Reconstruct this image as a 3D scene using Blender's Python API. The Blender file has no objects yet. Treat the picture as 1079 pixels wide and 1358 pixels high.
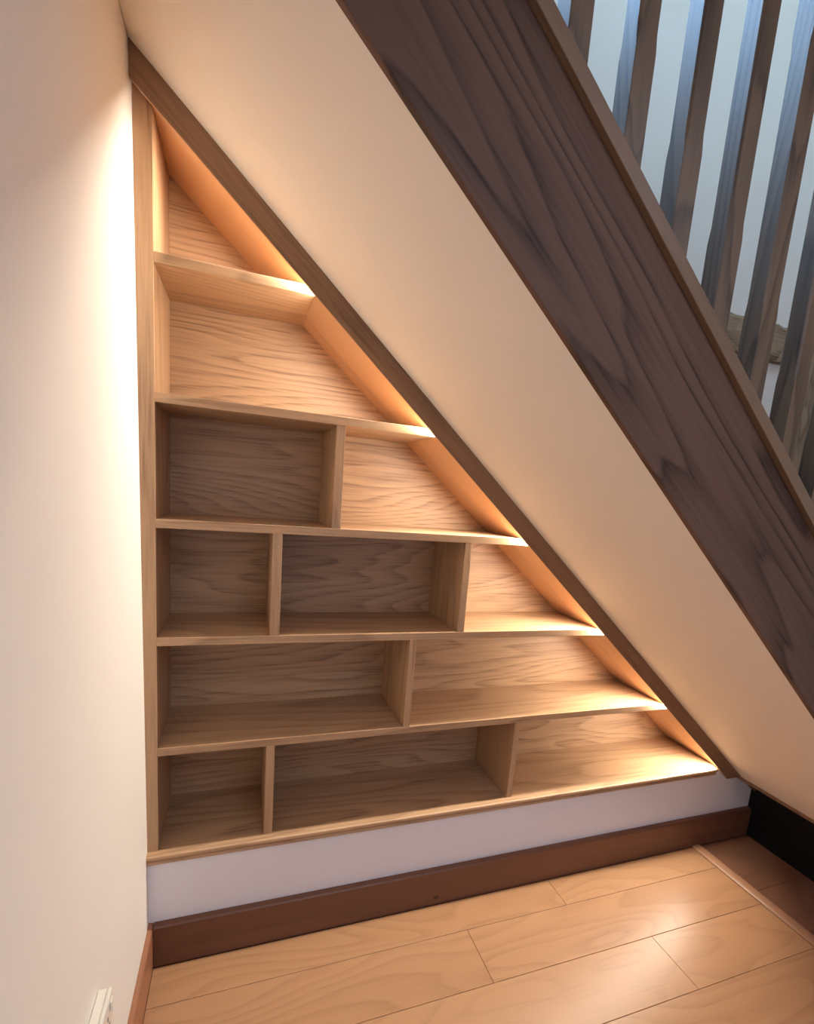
import bpy, bmesh, math, random
from mathutils import Vector, Matrix
random.seed(4)
SC = bpy.context.scene
COL = SC.collection

# ------------------------------------------------------------------ camera
cam_d = bpy.data.cameras.new('camera')
cam = bpy.data.objects.new('camera', cam_d); COL.objects.link(cam)
cam.location = (0.2203, -1.4947, 1.5069)
cam.rotation_mode = 'XYZ'
cam.rotation_euler = (1.4055, -0.0809, -0.3435)
cam_d.sensor_fit = 'VERTICAL'; cam_d.sensor_height = 36.0; cam_d.sensor_width = 36.0
cam_d.lens = 653.41 / 1358 * 36.0
cam_d.shift_x = -(560.24 - 539.5) / 1358
cam_d.shift_y = (766.47 - 679.0) / 1358
cam_d.clip_start = 0.02
SC.camera = cam

# ------------------------------------------------------------------ world, lights, exposure
world = bpy.data.worlds.new('world'); SC.world = world
world.use_nodes = True
world.node_tree.nodes['Background'].inputs[0].default_value = (0.6, 0.75, 1.0, 1)
world.node_tree.nodes['Background'].inputs[1].default_value = 0.3
vs = SC.view_settings
vs.view_transform = 'Standard'; vs.look = 'None'; vs.gamma = 1.0; vs.use_curve_mapping = False
vs.exposure = 0.35
SC.cycles.max_bounces = 14; SC.cycles.diffuse_bounces = 10
SC.cycles.sample_clamp_indirect = 8.0

def area(name, loc, rot, sx, sy, power, color):
    l = bpy.data.lights.new(name, 'AREA'); l.shape = 'RECTANGLE'; l.size = sx; l.size_y = sy
    l.energy = power; l.color = color
    o = bpy.data.objects.new(name, l); COL.objects.link(o); o.location = loc; o.rotation_euler = rot
    return o
R = math.radians
LED_STRENGTH = 225.0
LED_COLOR = (1.0, 0.90, 0.76)
WINDOW_STRENGTH = 17.0
# daylight from the room's window behind the viewer; unseen fills added overhead and upstairs
area('room_window_light', (1.6, -3.45, 1.35), (R(90), 0, 0), 2.2, 1.8, 8, (0.66, 0.76, 1.0))
area('room_overhead_fill', (1.1, -2.2, 2.62), (0, 0, 0), 1.4, 1.0, 15, (0.70, 0.80, 1.0))  # added fill: cool daylight reaching the plinth from above
area('upstairs_fill', (1.6, -1.4, 4.5), (0, 0, 0), 1.0, 1.0, 10, (0.80, 0.95, 1.0))  # added fill that brightens the far wall above the stairs

# ------------------------------------------------------------------ materials
def mat_new(name):
    m = bpy.data.materials.new(name); m.use_nodes = True
    nt = m.node_tree; b = nt.nodes['Principled BSDF']
    return m, nt, b

def N(nt, typ, **kw):
    n = nt.nodes.new(typ)
    for k, v in kw.items(): setattr(n, k, v)
    return n

def math_node(nt, op, a, b=None, c=None):
    n = N(nt, 'ShaderNodeMath', operation=op)
    for i, v in enumerate((a, b, c)):
        if v is None: continue
        if isinstance(v, (int, float)): n.inputs[i].default_value = v
        else: nt.links.new(v, n.inputs[i])
    return n.outputs[0]

def wood(name, light, dark, axis='X', rings=9.0, contrast=0.6, scale=2.6, stretch=0.16,
         rough=0.45, tone=0.1, fibre=0.35, coat=0.0, spec=0.5, cathedral=1.0, sharp=1.0, detail=2.0):
    m, nt, b = mat_new(name); L = nt.links.new
    tc = N(nt, 'ShaderNodeTexCoord'); oi = N(nt, 'ShaderNodeObjectInfo')
    off = math_node(nt, 'MULTIPLY', oi.outputs['Random'], 37.0)
    cmb = N(nt, 'ShaderNodeCombineXYZ')
    for i in range(3): L(off, cmb.inputs[i])
    add = N(nt, 'ShaderNodeVectorMath', operation='ADD')
    L(tc.outputs['Object'], add.inputs[0]); L(cmb.outputs[0], add.inputs[1])
    def mapped(a, o):
        mp = N(nt, 'ShaderNodeMapping'); s = [o, o, o]; s['XYZ'.index(axis)] = a
        mp.inputs['Scale'].default_value = s
        L(add.outputs[0], mp.inputs['Vector']); return mp.outputs[0]
    n1 = N(nt, 'ShaderNodeTexNoise'); n1.inputs['Scale'].default_value = scale
    n1.inputs['Detail'].default_value = detail; n1.inputs['Roughness'].default_value = 0.45
    n1.inputs['Distortion'].default_value = 0.25
    L(mapped(stretch, 1.0), n1.inputs['Vector'])
    r = math_node(nt, 'MULTIPLY', n1.outputs['Fac'], rings * cathedral)
    fr = math_node(nt, 'FRACT', r)
    # saw tooth rings: slow rise, quick fall like the late wood of oak
    up = math_node(nt, 'POWER', fr, 2.2 * sharp)
    fall = math_node(nt, 'SMOOTH_MIN', up, math_node(nt, 'MULTIPLY', math_node(nt, 'SUBTRACT', 1.0, fr), 7.0), 0.1)
    n2 = N(nt, 'ShaderNodeTexNoise'); n2.inputs['Scale'].default_value = 160.0
    n2.inputs['Detail'].default_value = 2.0
    L(mapped(0.035, 1.0), n2.inputs['Vector'])
    fib = N(nt, 'ShaderNodeMapRange'); fib.inputs[1].default_value = 0.42; fib.inputs[2].default_value = 0.68
    L(n2.outputs['Fac'], fib.inputs[0])
    n3 = N(nt, 'ShaderNodeTexNoise'); n3.inputs['Scale'].default_value = 3.0
    L(mapped(0.5, 1.0), n3.inputs['Vector'])
    f = math_node(nt, 'MULTIPLY', fall, contrast)
    f = math_node(nt, 'MULTIPLY_ADD', fib.outputs[0], fibre * 0.5, f)
    # fibres concentrate in the dark rings
    f = math_node(nt, 'MULTIPLY_ADD', math_node(nt, 'MULTIPLY', fib.outputs[0], fall), fibre, f)
    f = math_node(nt, 'MULTIPLY_ADD', math_node(nt, 'SUBTRACT', n3.outputs['Fac'], 0.5), 0.5, f)
    f = math_node(nt, 'MULTIPLY_ADD', math_node(nt, 'SUBTRACT', oi.outputs['Random'], 0.5), tone * 2, f)
    mix = N(nt, 'ShaderNodeMix', data_type='RGBA'); mix.clamp_factor = True
    L(f, mix.inputs[0]); mix.inputs[6].default_value = (*light, 1); mix.inputs[7].default_value = (*dark, 1)
    L(mix.outputs[2], b.inputs['Base Color'])
    b.inputs['Roughness'].default_value = rough
    b.inputs['Specular IOR Level'].default_value = spec
    if coat: b.inputs['Coat Weight'].default_value = coat; b.inputs['Coat Roughness'].default_value = 0.22
    bp_ = N(nt, 'ShaderNodeBump'); bp_.inputs['Strength'].default_value = 0.12; bp_.inputs['Distance'].default_value = 0.001
    L(f, bp_.inputs['Height']); bp_.invert = True
    L(bp_.outputs[0], b.inputs['Normal'])
    return m

def plain(name, col, rough=0.6, noise=0.0, spec=0.5, bump=0.0, bscale=180.0):
    m, nt, b = mat_new(name); L = nt.links.new
    b.inputs['Base Color'].default_value = (*col, 1); b.inputs['Roughness'].default_value = rough
    b.inputs['Specular IOR Level'].default_value = spec
    tc = N(nt, 'ShaderNodeTexCoord')
    if noise:
        n = N(nt, 'ShaderNodeTexNoise'); n.inputs['Scale'].default_value = 4.0
        L(tc.outputs['Object'], n.inputs['Vector'])
        mix = N(nt, 'ShaderNodeMix', data_type='RGBA')
        L(n.outputs['Fac'], mix.inputs[0])
        mix.inputs[6].default_value = (*[c * (1 - noise) for c in col], 1)
        mix.inputs[7].default_value = (*[min(1, c * (1 + noise)) for c in col], 1)
        L(mix.outputs[2], b.inputs['Base Color'])
    if bump:
        n = N(nt, 'ShaderNodeTexNoise'); n.inputs['Scale'].default_value = bscale
        L(tc.outputs['Object'], n.inputs['Vector'])
        bp_ = N(nt, 'ShaderNodeBump'); bp_.inputs['Strength'].default_value = bump; bp_.inputs['Distance'].default_value = 0.001
        L(n.outputs['Fac'], bp_.inputs['Height']); L(bp_.outputs[0], b.inputs['Normal'])
    return m

def emit(name, col, strength):
    m, nt, b = mat_new(name)
    b.inputs['Base Color'].default_value = (0.8, 0.8, 0.8, 1)
    b.inputs['Emission Color'].default_value = (*col, 1); b.inputs['Emission Strength'].default_value = strength
    return m

OAK_L, OAK_D = (0.48, 0.300, 0.168), (0.26, 0.146, 0.078)
M_back = wood('oak_back_veneer', OAK_L, OAK_D, 'X', rings=50, contrast=0.55, scale=2.1, stretch=0.15, fibre=0.6, detail=3)
M_shelf = wood('oak_shelf', OAK_L, OAK_D, 'X', rings=20, contrast=0.5, scale=2.5, stretch=0.12, fibre=0.5)
M_up = wood('oak_upright', OAK_L, OAK_D, 'Z', rings=22, contrast=0.5, scale=2.5, stretch=0.10, fibre=0.5)
M_slopepanel = wood('oak_sloping_panel', (0.60, 0.36, 0.20), (0.40, 0.22, 0.12), 'X', rings=5, contrast=0.35, scale=3.0, stretch=0.08, fibre=0.3)
M_slopetrim = wood('brown_oak_trim', (0.26, 0.15, 0.085), (0.13, 0.07, 0.038), 'X', rings=8, contrast=0.4, scale=4.0, stretch=0.06, fibre=0.5)
M_dark = wood('dark_stained_oak', (0.150, 0.080, 0.054), (0.042, 0.021, 0.014), 'X', rings=40, contrast=0.8, scale=1.6, stretch=0.12, detail=3.5, spec=0.25,
              rough=0.6, fibre=0.35, tone=0.03, sharp=1.3)
M_rail = wood('brown_base_rail', (0.23, 0.14, 0.085), (0.12, 0.068, 0.04), 'X', rings=6, contrast=0.4, stretch=0.06, rough=0.4, tone=0.02)
M_bal = wood('brown_baluster_oak', (0.17, 0.102, 0.056), (0.060, 0.035, 0.020), 'Z', rings=30, contrast=0.9, scale=4.0, stretch=0.16,
             rough=0.47, fibre=0.35, tone=0.05, spec=0.8, coat=0.0)
M_skirt = wood('reddish_brown_skirting', (0.16, 0.066, 0.036), (0.08, 0.031, 0.017), 'X', rings=5, contrast=0.4, scale=3.0, stretch=0.1, fibre=0.2, rough=0.4)
def add_knot(m, loc, r):
    # a knot in the timber: small dark oval fixed in the board
    nt = m.node_tree; L = nt.links.new; b = nt.nodes['Principled BSDF']
    src = b.inputs['Base Color'].links[0].from_socket
    tc = N(nt, 'ShaderNodeTexCoord'); mp = N(nt, 'ShaderNodeMapping'); mp.vector_type = 'POINT'
    mp.inputs['Scale'].default_value = (1 / r, 0.0, 1.7 / r)
    mp.inputs['Location'].default_value = (-loc[0] / r, 0, -1.7 * loc[1] / r)
    L(tc.outputs['Object'], mp.inputs['Vector'])
    ln = N(nt, 'ShaderNodeVectorMath', operation='LENGTH'); L(mp.outputs[0], ln.inputs[0])
    mr = N(nt, 'ShaderNodeMapRange'); mr.inputs[1].default_value = 0.6; mr.inputs[2].default_value = 1.5
    mr.inputs[3].default_value = 0.85; mr.inputs[4].default_value = 0.0
    L(ln.outputs['Value'], mr.inputs[0])
    mix = N(nt, 'ShaderNodeMix', data_type='RGBA'); L(mr.outputs[0], mix.inputs[0]); L(src, mix.inputs[6])
    mix.inputs[7].default_value = (0.012, 0.006, 0.004, 1); L(mix.outputs[2], b.inputs['Base Color'])
add_knot(M_skirt, (0.928, 0.031), 0.011)
M_skirt_lit = wood('reddish_skirting_lit', (0.36, 0.16, 0.085), (0.22, 0.09, 0.045), 'Y', rings=4, contrast=0.3, scale=3.0, stretch=0.1, fibre=0.2, rough=0.4)  # orange light on the left skirting is put into this lighter colour
M_plank = wood('floor_plank_wood', (0.49, 0.275, 0.140), (0.33, 0.165, 0.078), 'X', rings=20, contrast=0.38, scale=2.6, stretch=0.25,
               rough=0.33, fibre=0.2, tone=0.22, spec=0.5)
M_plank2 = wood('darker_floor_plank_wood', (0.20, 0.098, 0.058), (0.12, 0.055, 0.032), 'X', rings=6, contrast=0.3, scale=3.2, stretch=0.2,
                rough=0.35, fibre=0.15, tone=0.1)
M_strip = wood('threshold_wood', (0.42, 0.23, 0.13), (0.28, 0.14, 0.075), 'Y', rings=5, contrast=0.3, stretch=0.1, rough=0.4)
M_rustic = wood('rustic_oak_beam', (0.36, 0.25, 0.16), (0.13, 0.08, 0.05), 'X', rings=5, contrast=0.6, scale=9.0, stretch=0.4, rough=0.7, fibre=0.5)
M_rusticV = wood('rustic_oak_post', (0.36, 0.25, 0.16), (0.13, 0.08, 0.05), 'Z', rings=5, contrast=0.6, scale=9.0, stretch=0.3, rough=0.7, fibre=0.5)
M_wall = plain('cream_wall_paint', (0.83, 0.80, 0.75), 0.65, 0.015, bump=0.06)
M_soffit = plain('cream_soffit_paint', (0.86, 0.81, 0.74), 0.6, 0.015, bump=0.05)
M_white = plain('white_plinth_paint', (0.77, 0.77, 0.82), 0.55, 0.01, bump=0.05)  # faint blue of the cool light mixed into the white
M_ceil = plain('ceiling_paint', (0.8, 0.8, 0.78), 0.7)
M_black = plain('near_black', (0.004, 0.004, 0.005), 0.6, spec=0.2)
M_plastic = plain('cream_plastic', (0.80, 0.78, 0.70), 0.3)
M_slot = plain('dark_plastic', (0.03, 0.03, 0.03), 0.5)
M_sub = plain('floor_underlay', (0.05, 0.025, 0.015), 0.8)
M_led = emit('warm_light_strip', LED_COLOR, LED_STRENGTH)
M_day = emit('daylit_window_glass', (0.36, 0.62, 1.0), WINDOW_STRENGTH)
M_frame = plain('white_window_frame', (0.8, 0.8, 0.8), 0.4)

# ------------------------------------------------------------------ geometry helpers
SLOPE = 0.8613
TH = math.atan(SLOPE); CT, ST = math.cos(TH), math.sin(TH)

def link(name, bm, mat, parent=None, bevel=0.0, label=None):
    bmesh.ops.recalc_face_normals(bm, faces=bm.faces[:])
    me = bpy.data.meshes.new(name); bm.to_mesh(me); bm.free()
    me.materials.append(mat)
    o = bpy.data.objects.new(name, me); COL.objects.link(o)
    if parent: o.parent = parent
    if bevel:
        md = o.modifiers.new('bevel', 'BEVEL'); md.width = bevel; md.segments = 2; md.limit_method = 'ANGLE'
    if label: o['label'] = label
    return o

def prism_bm(poly, a0, a1, plane='xz', bm=None):
    """extrude a 2-D polygon along the remaining axis"""
    bm = bm or bmesh.new()
    def P(u, v, a):
        return {'xz': (u, a, v), 'xy': (u, v, a), 'yz': (a, u, v)}[plane]
    A = [bm.verts.new(P(u, v, a0)) for u, v in poly]
    B = [bm.verts.new(P(u, v, a1)) for u, v in poly]
    bm.faces.new(A); bm.faces.new(B[::-1])
    n = len(poly)
    for i in range(n): bm.faces.new((A[i], B[i], B[(i + 1) % n], A[(i + 1) % n]))
    return bm

def box_bm(x0, x1, y0, y1, z0, z1, bm=None):
    return prism_bm([(x0, z0), (x1, z0), (x1, z1), (x0, z1)], y0, y1, 'xz', bm)

def struct(o):
    o['kind'] = 'structure'; return o

def thing(name, label, cat, loc=(0, 0, 0), group=None):
    o = bpy.data.objects.new(name, None); COL.objects.link(o); o.location = loc
    o.empty_display_size = 0.1
    o['label'] = label; o['category'] = cat
    if group: o['group'] = group
    return o

def part(name, bm, mat, parent, bevel=0.0, label=None):
    """mesh given in world coordinates, child of a thing standing at parent.location"""
    o = link(name, bm, mat, parent, bevel, label)
    o.location = -Vector(parent.location)
    return o

def slope_part(name, bm, mat, parent, g0, bevel=0.0, label=None):
    """mesh given in the frame of the stair pitch: x down the pitch, z square to it, origin on (0, 0, g0)"""
    o = link(name, bm, mat, parent, bevel, label)
    o.rotation_euler = (0, TH, 0)
    o.location = Vector((0, 0, g0)) - Vector(parent.location if parent else (0, 0, 0))
    return o

def u_at_x(x, w): return (x - w * ST) / CT
def u_at_z(z, w, g0): return (g0 + w * CT - z) / ST
def wall_x(z): return -0.0265 - 0.0068 * z

# ------------------------------------------------------------------ structure: floor
floor = struct(link('floor', box_bm(-0.03, 4.2, -3.6, 0.0, -0.05, -0.008), M_sub))
def plank(x0, x1, y0, y1, m):
    g = 0.0007
    o = link('plank', box_bm(x0 + g, x1 - g, y0 + g, y1 - g, -0.008, 0.0), m, floor, 0.0009)
    return o
edges_y = [-0.0235, -0.1533]
while edges_y[-1] > -3.5: edges_y.append(edges_y[-1] - 0.2022)
joints = {0: [1.4213], 1: [0.9988], 2: [1.6437], 3: [0.50], 4: [1.25]}
for r in range(len(edges_y) - 1):
    js = joints.get(r, [0.3 + random.random() * 1.5])
    xs = [-0.0135] + js + [2.2115]
    for a, b_ in zip(xs, xs[1:]): plank(a, b_, edges_y[r + 1], edges_y[r], M_plank)
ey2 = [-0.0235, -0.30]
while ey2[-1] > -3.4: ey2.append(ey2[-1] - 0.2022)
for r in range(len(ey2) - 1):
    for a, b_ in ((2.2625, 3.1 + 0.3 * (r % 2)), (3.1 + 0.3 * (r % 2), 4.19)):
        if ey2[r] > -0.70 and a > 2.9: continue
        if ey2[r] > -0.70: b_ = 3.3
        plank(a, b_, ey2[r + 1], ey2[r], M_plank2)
# threshold bead between the two floors
prof = [(2.2118, 0.0), (2.2118, 0.003), (2.219, 0.0075), (2.230, 0.0095), (2.246, 0.0095), (2.256, 0.0075), (2.2622, 0.003), (2.2622, 0.0)]
struct(link('trim_1', prism_bm(prof, -3.5, -0.0235, 'xz'), M_strip))

# ------------------------------------------------------------------ structure: walls
G_SOF = 2.430
bm = box_bm(-0.15, 3.4, 0.0, 0.10, -0.05, 0.362)
struct(link('wall_plinth', bm, M_white))
gU = 2.398
U = [(-2.5, gU + 0.04 * SLOPE), (-0.045, gU + 0.04 * SLOPE), ((gU - 0.363) / SLOPE, 0.363), (4.2, 0.363), (4.2, 3.0), (-2.5, 3.0)]
bm = prism_bm(U, 0.0, 0.10, 'xz')
box_bm(-2.5, -0.10, 0.0, 0.10, 3.0, 4.6, bm)
box_bm(0.85, 4.2, 0.0, 0.10, 3.0, 4.6, bm)
box_bm(-0.10, 0.85, 0.0, 0.10, 4.1, 4.6, bm)
struct(link('wall_back', bm, M_wall))
struct(link('wall_left', prism_bm([(wall_x(-0.05), -0.05), (wall_x(2.62), 2.62), (-0.16, 2.62), (-0.16, -0.05)], -3.6, 0.0, 'xz'), M_wall))
struct(link('wall_right', box_bm(4.2, 4.3, -3.6, 0.1, -0.05, 4.6), M_wall))
bm = box_bm(-0.16, 4.3, -3.7, -3.6, -0.05, 2.62)
struct(link('wall_front', bm, M_wall))
struct(link('ceiling', box_bm(-0.16, 4.3, -3.7, -0.745, 2.66, 2.80), M_ceil))
struct(link('ceiling_upstairs', box_bm(-2.6, 4.3, -2.6, 0.1, 4.6, 4.7), M_ceil))
struct(link('wall_upstairs', box_bm(-2.6, 4.3, -2.7, -2.6, 2.80, 4.6), M_wall))
struct(link('wall_landing', box_bm(-2.6, -2.5, -2.6, 0.1, 2.6, 4.6), M_wall))
struct(link('floor_landing', box_bm(-2.5, -0.165, -2.6, 0.0, 2.62, 2.80), M_wall))
# daylit window high in the stairwell (above the frame of the photograph)
wbm = bmesh.new()
for b in ((-0.10, 0.85, 3.0, 3.06), (-0.10, 0.85, 4.04, 4.1), (-0.10, -0.04, 3.06, 4.04), (0.79, 0.85, 3.06, 4.04), (0.355, 0.395, 3.06, 4.04)):
    box_bm(b[0], b[1], 0.02, 0.07, b[2], b[3], wbm)
win = struct(link('window_1', wbm, M_frame))
for a, b in ((-0.04, 0.355), (0.395, 0.79)):
    link('pane', box_bm(a, b, 0.045, 0.05, 3.06, 4.04), M_day, win)

# skirtings
pf = [(-0.022, 0.0), (-0.022, 0.136), (-0.018, 0.1405), (-0.008, 0.143), (0.0, 0.143), (0.0, 0.0)]
bm = prism_bm(pf, -0.0135, 2.568, 'yz')
struct(link('baseboard_back', bm, M_skirt, bevel=0.0008))
bm = prism_bm([(-0.0135, 0.0), (-0.0135, 0.136), (-0.017, 0.141), (-0.022, 0.143), (wall_x(0.143), 0.143), (wall_x(0), 0.0)], -3.59, 0.0, 'xz')
struct(link('baseboard_left', bm, M_skirt_lit, bevel=0.0006))

# ------------------------------------------------------------------ bookcase
GI = 2.3634
B = 0.2866
TOPS = [2.0479, 1.7147, 1.3877, 1.0546, 0.7195]
T = 0.024
ZB = 0.3879
case = thing('bookcase', 'pale oak built-in bookcase filling the triangular recess under the stairs', 'bookcase', (0.0, 0.0, 0.351))
part('back_panel', prism_bm([(-0.018, ZB - 0.02), (-0.018, GI + 0.036), ((GI + 0.02 - ZB + 0.018) / SLOPE, ZB - 0.02)], B, B + 0.01), M_back, case)
part('side_panel', prism_bm([(-0.018, ZB - T), (0.0, ZB - T), (0.0, GI - 0.001), (-0.018, GI + 0.014)], 0.0125, B), M_up, case)
for z in TOPS:
    part('shelf', prism_bm([(0.0002, z - T), (0.0002, z), ((GI - z) / SLOPE, z), ((GI - z + T) / SLOPE, z - T)], 0.0, B - 0.0003), M_shelf, case, 0.0006)
z = ZB
part('bottom_shelf', prism_bm([(0.0002, z - 0.02), (0.0002, z), ((GI - z) / SLOPE, z), ((GI - z + 0.02) / SLOPE, z - 0.02)], 0.0, B - 0.0003), M_shelf, case)
def divider(x0, x1, zl, zu): part('divider', box_bm(x0, x1, 0.0004, B - 0.0005, zl + 0.0002, zu - T - 0.0002), M_up, case, 0.0006)
divider(0.473, 0.4993, TOPS[2], TOPS[1])
divider(0.3037, 0.3308, TOPS[3], TOPS[2]); divider(0.9214, 0.9456, TOPS[3], TOPS[2])
divider(0.7511, 0.7743, TOPS[4], TOPS[3])
divider(0.3036, 0.3292, ZB, TOPS[4]); divider(1.196, 1.2181, ZB, TOPS[4])
# upright trim between bookcase and left wall
part('upright_trim', prism_bm([(wall_x(0.387), 0.3875), (-0.0003, 0.3875), (-0.0003, 2.3605), (wall_x(2.39) + 0.0004, GI + 0.037)], -0.0005, 0.012), M_up, case, 0.0005)
# sloping panel under the trim
w1 = 0.018
bm = prism_bm([(u_at_x(-0.018, 0), 0), (u_at_x(-0.018, w1), w1), (u_at_z(ZB - 0.02, w1, GI), w1), (u_at_z(ZB - 0.02, 0, GI), 0)], 0.0005, B)
slope_part('sloping_panel', bm, M_slopepanel, case, GI)
# moulded sill along the bottom: nosing above a hollow and a bead
pf = [(0.0, 0.3875), (-0.004, 0.3875), (-0.006, 0.3855), (-0.018, 0.3855), (-0.0225, 0.383), (-0.0235, 0.377), (-0.021, 0.3705), (-0.015, 0.3685),
      (-0.0125, 0.366), (-0.0125, 0.364), (-0.016, 0.361), (-0.0165, 0.356), (-0.013, 0.351), (0.0, 0.351)]
xr = (2.352 - 0.3875) / SLOPE
part('moulded_sill', prism_bm(pf, wall_x(0.37), xr + 0.005, 'yz'), M_shelf, case)
# brown raking trim along the sloping edge: fascia, backing behind it, glowing strip hidden behind its lower lip
G0 = 2.354; WT = 0.0574
def rake(w0, w1_, xl=-0.0425, zb=0.334):
    return [(u_at_x(xl, w0), w0), (u_at_x(xl, w1_), w1_), (u_at_z(zb, w1_, G0), w1_), (u_at_z(zb, w0, G0), w0)]
slope_part('raking_trim', prism_bm(rake(0, WT), -0.032, -0.0275), M_slopetrim, case, G0, 0.0004, 'darker brown oak trim running down the sloping edge')
slope_part('trim_backing', prism_bm(rake(0.0125, WT), -0.0274, -0.0002), M_slopepanel, case, G0)
slope_part('trim_lip', prism_bm(rake(0.0, 0.0124), -0.0274, -0.0205), M_slopepanel, case, G0, label='lip under the raking trim, coloured pale for its lit edge')  # pale wood stands in for the bright lit line below the trim
led = slope_part('light_strip', prism_bm([(-0.0125, 0.0078), (-0.0125, 0.0123), (-0.0015, 0.0123), (-0.0015, 0.0116)], u_at_x(0.11, 0), u_at_z(0.40, 0, G0), 'yz'), M_plastic, case, G0, 0, 'glowing warm white strip light behind the raking trim')
led.data.materials.append(M_led)
for f in led.data.polygons:
    if f.normal.z < -0.7: f.material_index = 1

# ------------------------------------------------------------------ staircase
W = -0.718
stair = thing('staircase', 'dark-stained oak staircase rising to the left with square balusters and a cream soffit', 'staircase', (2.6, -0.36, 0.0))
# soffit
XE = 2.44
bm = prism_bm([(u_at_x(-0.042, 0), 0), (u_at_x(-0.042, 0.012), 0.012), (u_at_x(XE, 0.012), 0.012), (u_at_x(XE, 0), 0)], -0.704, -0.0003)
slope_part('soffit', bm, M_soffit, stair, G_SOF, label='smooth cream painted sloping soffit')
part('soffit_end_trim', box_bm(XE - 0.004, XE + 0.018, -0.703, -0.001, G_SOF - SLOPE * XE - 0.012, 0.374), M_slopetrim, stair)
part('under_stair_face', box_bm(2.569, 2.585, -0.70, -0.0005, 0.0005, 0.374), M_black, stair, label='near-black upright face under the lowest steps')  # flat near-black sheet below the lowest steps
# outer stringer
gb, gt = 2.4275, 2.757
w_t = (gt - gb) * CT
prof = [(W, 0), (W + 0.014, 0), (W + 0.014, 0.013), (W + 0.03, 0.013), (W + 0.03, w_t), (W, w_t)]
u0, u1 = u_at_x(-0.04, 0.1), u_at_x(2.75, 0.1)
slope_part('stringer', prism_bm(prof, u0, u1, 'yz'), M_dark, stair, gb, 0.002)
# base rail capping the stringer
gr = 2.7572
w_r = 0.0365 * CT
prof = [(W - 0.0135, 0.001), (W - 0.0135, w_r - 0.002), (W - 0.0115, w_r), (W + 0.054, w_r), (W + 0.056, w_r - 0.002), (W + 0.056, 0.001), (W + 0.054, 0), (W - 0.0125, 0)]
slope_part('base_rail', prism_bm(prof, u0, u1, 'yz'), M_rail, stair, gr, 0.0008)
# handrail (above the frame)
gh = 2.757 + 0.0365 + 0.84
prof = [(W - 0.005, 0), (W - 0.012, 0.02), (W - 0.008, 0.045), (W + 0.021, 0.056), (W + 0.05, 0.045), (W + 0.054, 0.02), (W + 0.047, 0)]
slope_part('handrail', prism_bm(prof, u0, u1, 'yz'), M_rail, stair, gh, 0.002)
# wall-side stringer
slope_part('wall_stringer', prism_bm([(-0.022, 0.013), (-0.0003, 0.013), (-0.0003, w_t), (-0.022, w_t)], u0, u_at_x(2.75, 0.1), 'yz'), M_dark, stair, gb)

def baluster(x0):
    bm = bmesh.new(); a = 0.021; c = 0.0042
    xc, yc = x0 + a, W + 0.0005 + a
    gtop = gr + 0.0365
    def ring(ch, fz):
        pts = [(-a, -a + ch), (-a + ch, -a), (a - ch, -a), (a, -a + ch), (a, a - ch), (a - ch, a), (-a + ch, a), (-a, a - ch)]
        return [bm.verts.new((x, y, fz(xc + x))) for x, y in pts]
    zn = gtop - SLOPE * (xc + a) + 0.185
    zt = gh - SLOPE * xc - 0.17
    rs = [ring(0.0008, lambda x: gtop - 0.006 - SLOPE * x), ring(0.0008, lambda x: zn), ring(c, lambda x: zn + 0.03),
          ring(c, lambda x: zt - 0.03), ring(0.0008, lambda x: zt), ring(0.0008, lambda x: gh + 0.004 - SLOPE * x)]
    for p, q in zip(rs, rs[1:]):
        for i in range(8): bm.faces.new((p[i], p[(i + 1) % 8], q[(i + 1) % 8], q[i]))
    bm.faces.new(rs[0][::-1]); bm.faces.new(rs[-1])
    o = link('baluster', bm, M_bal, stair)
    o.location = Vector((xc, yc, 0)) - Vector(stair.location)
    return o
for i in range(-4, 15): baluster(0.674 + 0.128 * i)
# treads and risers
for k in range(1, 14):
    zt = 0.2 * k; xn = (2.70 - zt) / SLOPE
    part('tread', box_bm(xn - 0.25, xn, W + 0.0302, -0.0225, zt - 0.025, zt), M_rail, stair, 0.003)
    part('riser', box_bm(xn - 0.035, xn - 0.02, W + 0.0302, -0.0225, max(0.0005, zt - 0.2), zt - 0.0252), M_dark, stair)

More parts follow.
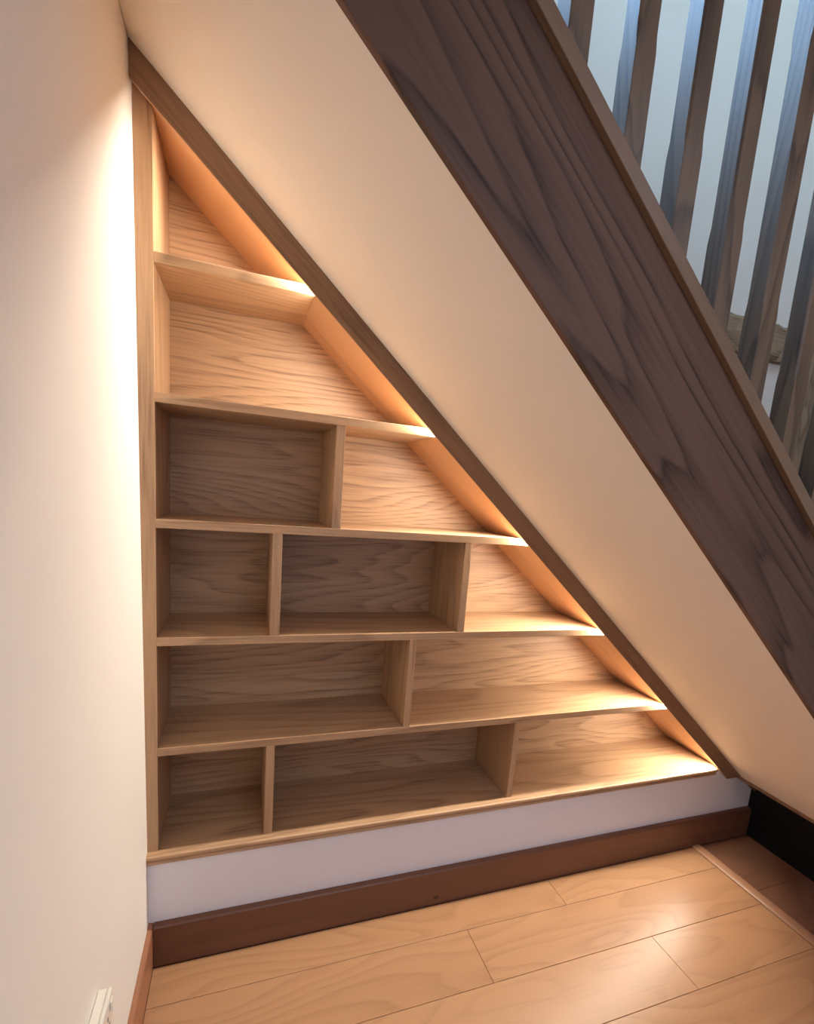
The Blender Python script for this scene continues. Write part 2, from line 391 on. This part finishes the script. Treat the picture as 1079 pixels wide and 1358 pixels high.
# ------------------------------------------------------------------ rustic timbers on the far wall
def rustic(name, ax, c0, c1, l0, l1, mat, label):
    """hewn timber half sunk in the wall: a long wavy box, ax = long axis"""
    bm = bmesh.new(); n = 26; rings = []
    for i in range(n + 1):
        t = l0 + (l1 - l0) * i / n
        j = lambda s: random.uniform(-s, s)
        c = [(c0 + j(.003), -0.0005), (c0 + .002 + j(.004), -0.022 + j(.003)), (c0 + .02 + j(.004), -0.030 + j(.003)), ((c0 + c1) / 2 + j(.01), -0.032 + j(.004)),
             (c1 - .02 + j(.004), -0.030 + j(.003)), (c1 - .002 + j(.004), -0.022 + j(.003)), (c1 + j(.003), -0.0005)]
        rings.append([bm.verts.new((t, y, v) if ax == 'x' else (v, y, t)) for v, y in c])
    for p, q in zip(rings, rings[1:]):
        for i in range(7): bm.faces.new((p[i], p[(i + 1) % 7], q[(i + 1) % 7], q[i]))
    bm.faces.new(rings[0]); bm.faces.new(rings[-1][::-1])
    o = link(name, bm, mat); o['label'] = label; o['category'] = 'beam'
    return o
rustic('timber_beam', 'x', 2.134, 2.266, 1.45, 2.305, M_rustic, 'horizontal rough-hewn oak beam set in the far wall behind the balusters')
rustic('timber_post', 'z', 2.31, 2.62, 0.80, 2.9, M_rusticV, 'upright rough-hewn oak post on the far wall at the right edge behind balusters')

# ------------------------------------------------------------------ surface socket low on the left wall
zs1 = 0.497; zs0 = zs1 - 0.086; ys1 = -0.527; ys0 = ys1 - 0.146
xw = wall_x(zs1)
sock = thing('wall_socket', 'cream surface-mounted double socket low on the left wall', 'socket', (xw, (ys0 + ys1) / 2, zs0))
part('back_box', box_bm(wall_x(zs0) , -0.013, ys0 + 0.001, ys1 - 0.001, zs0 + 0.001, zs1 - 0.001), M_plastic, sock, 0.002)
part('face_plate', box_bm(-0.0129, -0.005, ys0, ys1, zs0, zs1), M_plastic, sock, 0.003)
for yc in (ys0 + 0.04, ys1 - 0.04):
    part('rocker_switch', box_bm(-0.0049, -0.0015, yc - 0.007 + (0.022 if yc > -0.6 else -0.022), yc + 0.007 + (0.022 if yc > -0.6 else -0.022), zs1 - 0.032, zs1 - 0.012), M_plastic, sock, 0.001)
    bm = box_bm(-0.0049, -0.0045, yc - 0.002, yc + 0.002, zs1 - 0.038, zs1 - 0.030)
    box_bm(-0.0049, -0.0045, yc - 0.014, yc - 0.008, zs1 - 0.058, zs1 - 0.054, bm)
    box_bm(-0.0049, -0.0045, yc + 0.008, yc + 0.014, zs1 - 0.058, zs1 - 0.054, bm)
    part('pin_slots', bm, M_slot, sock)
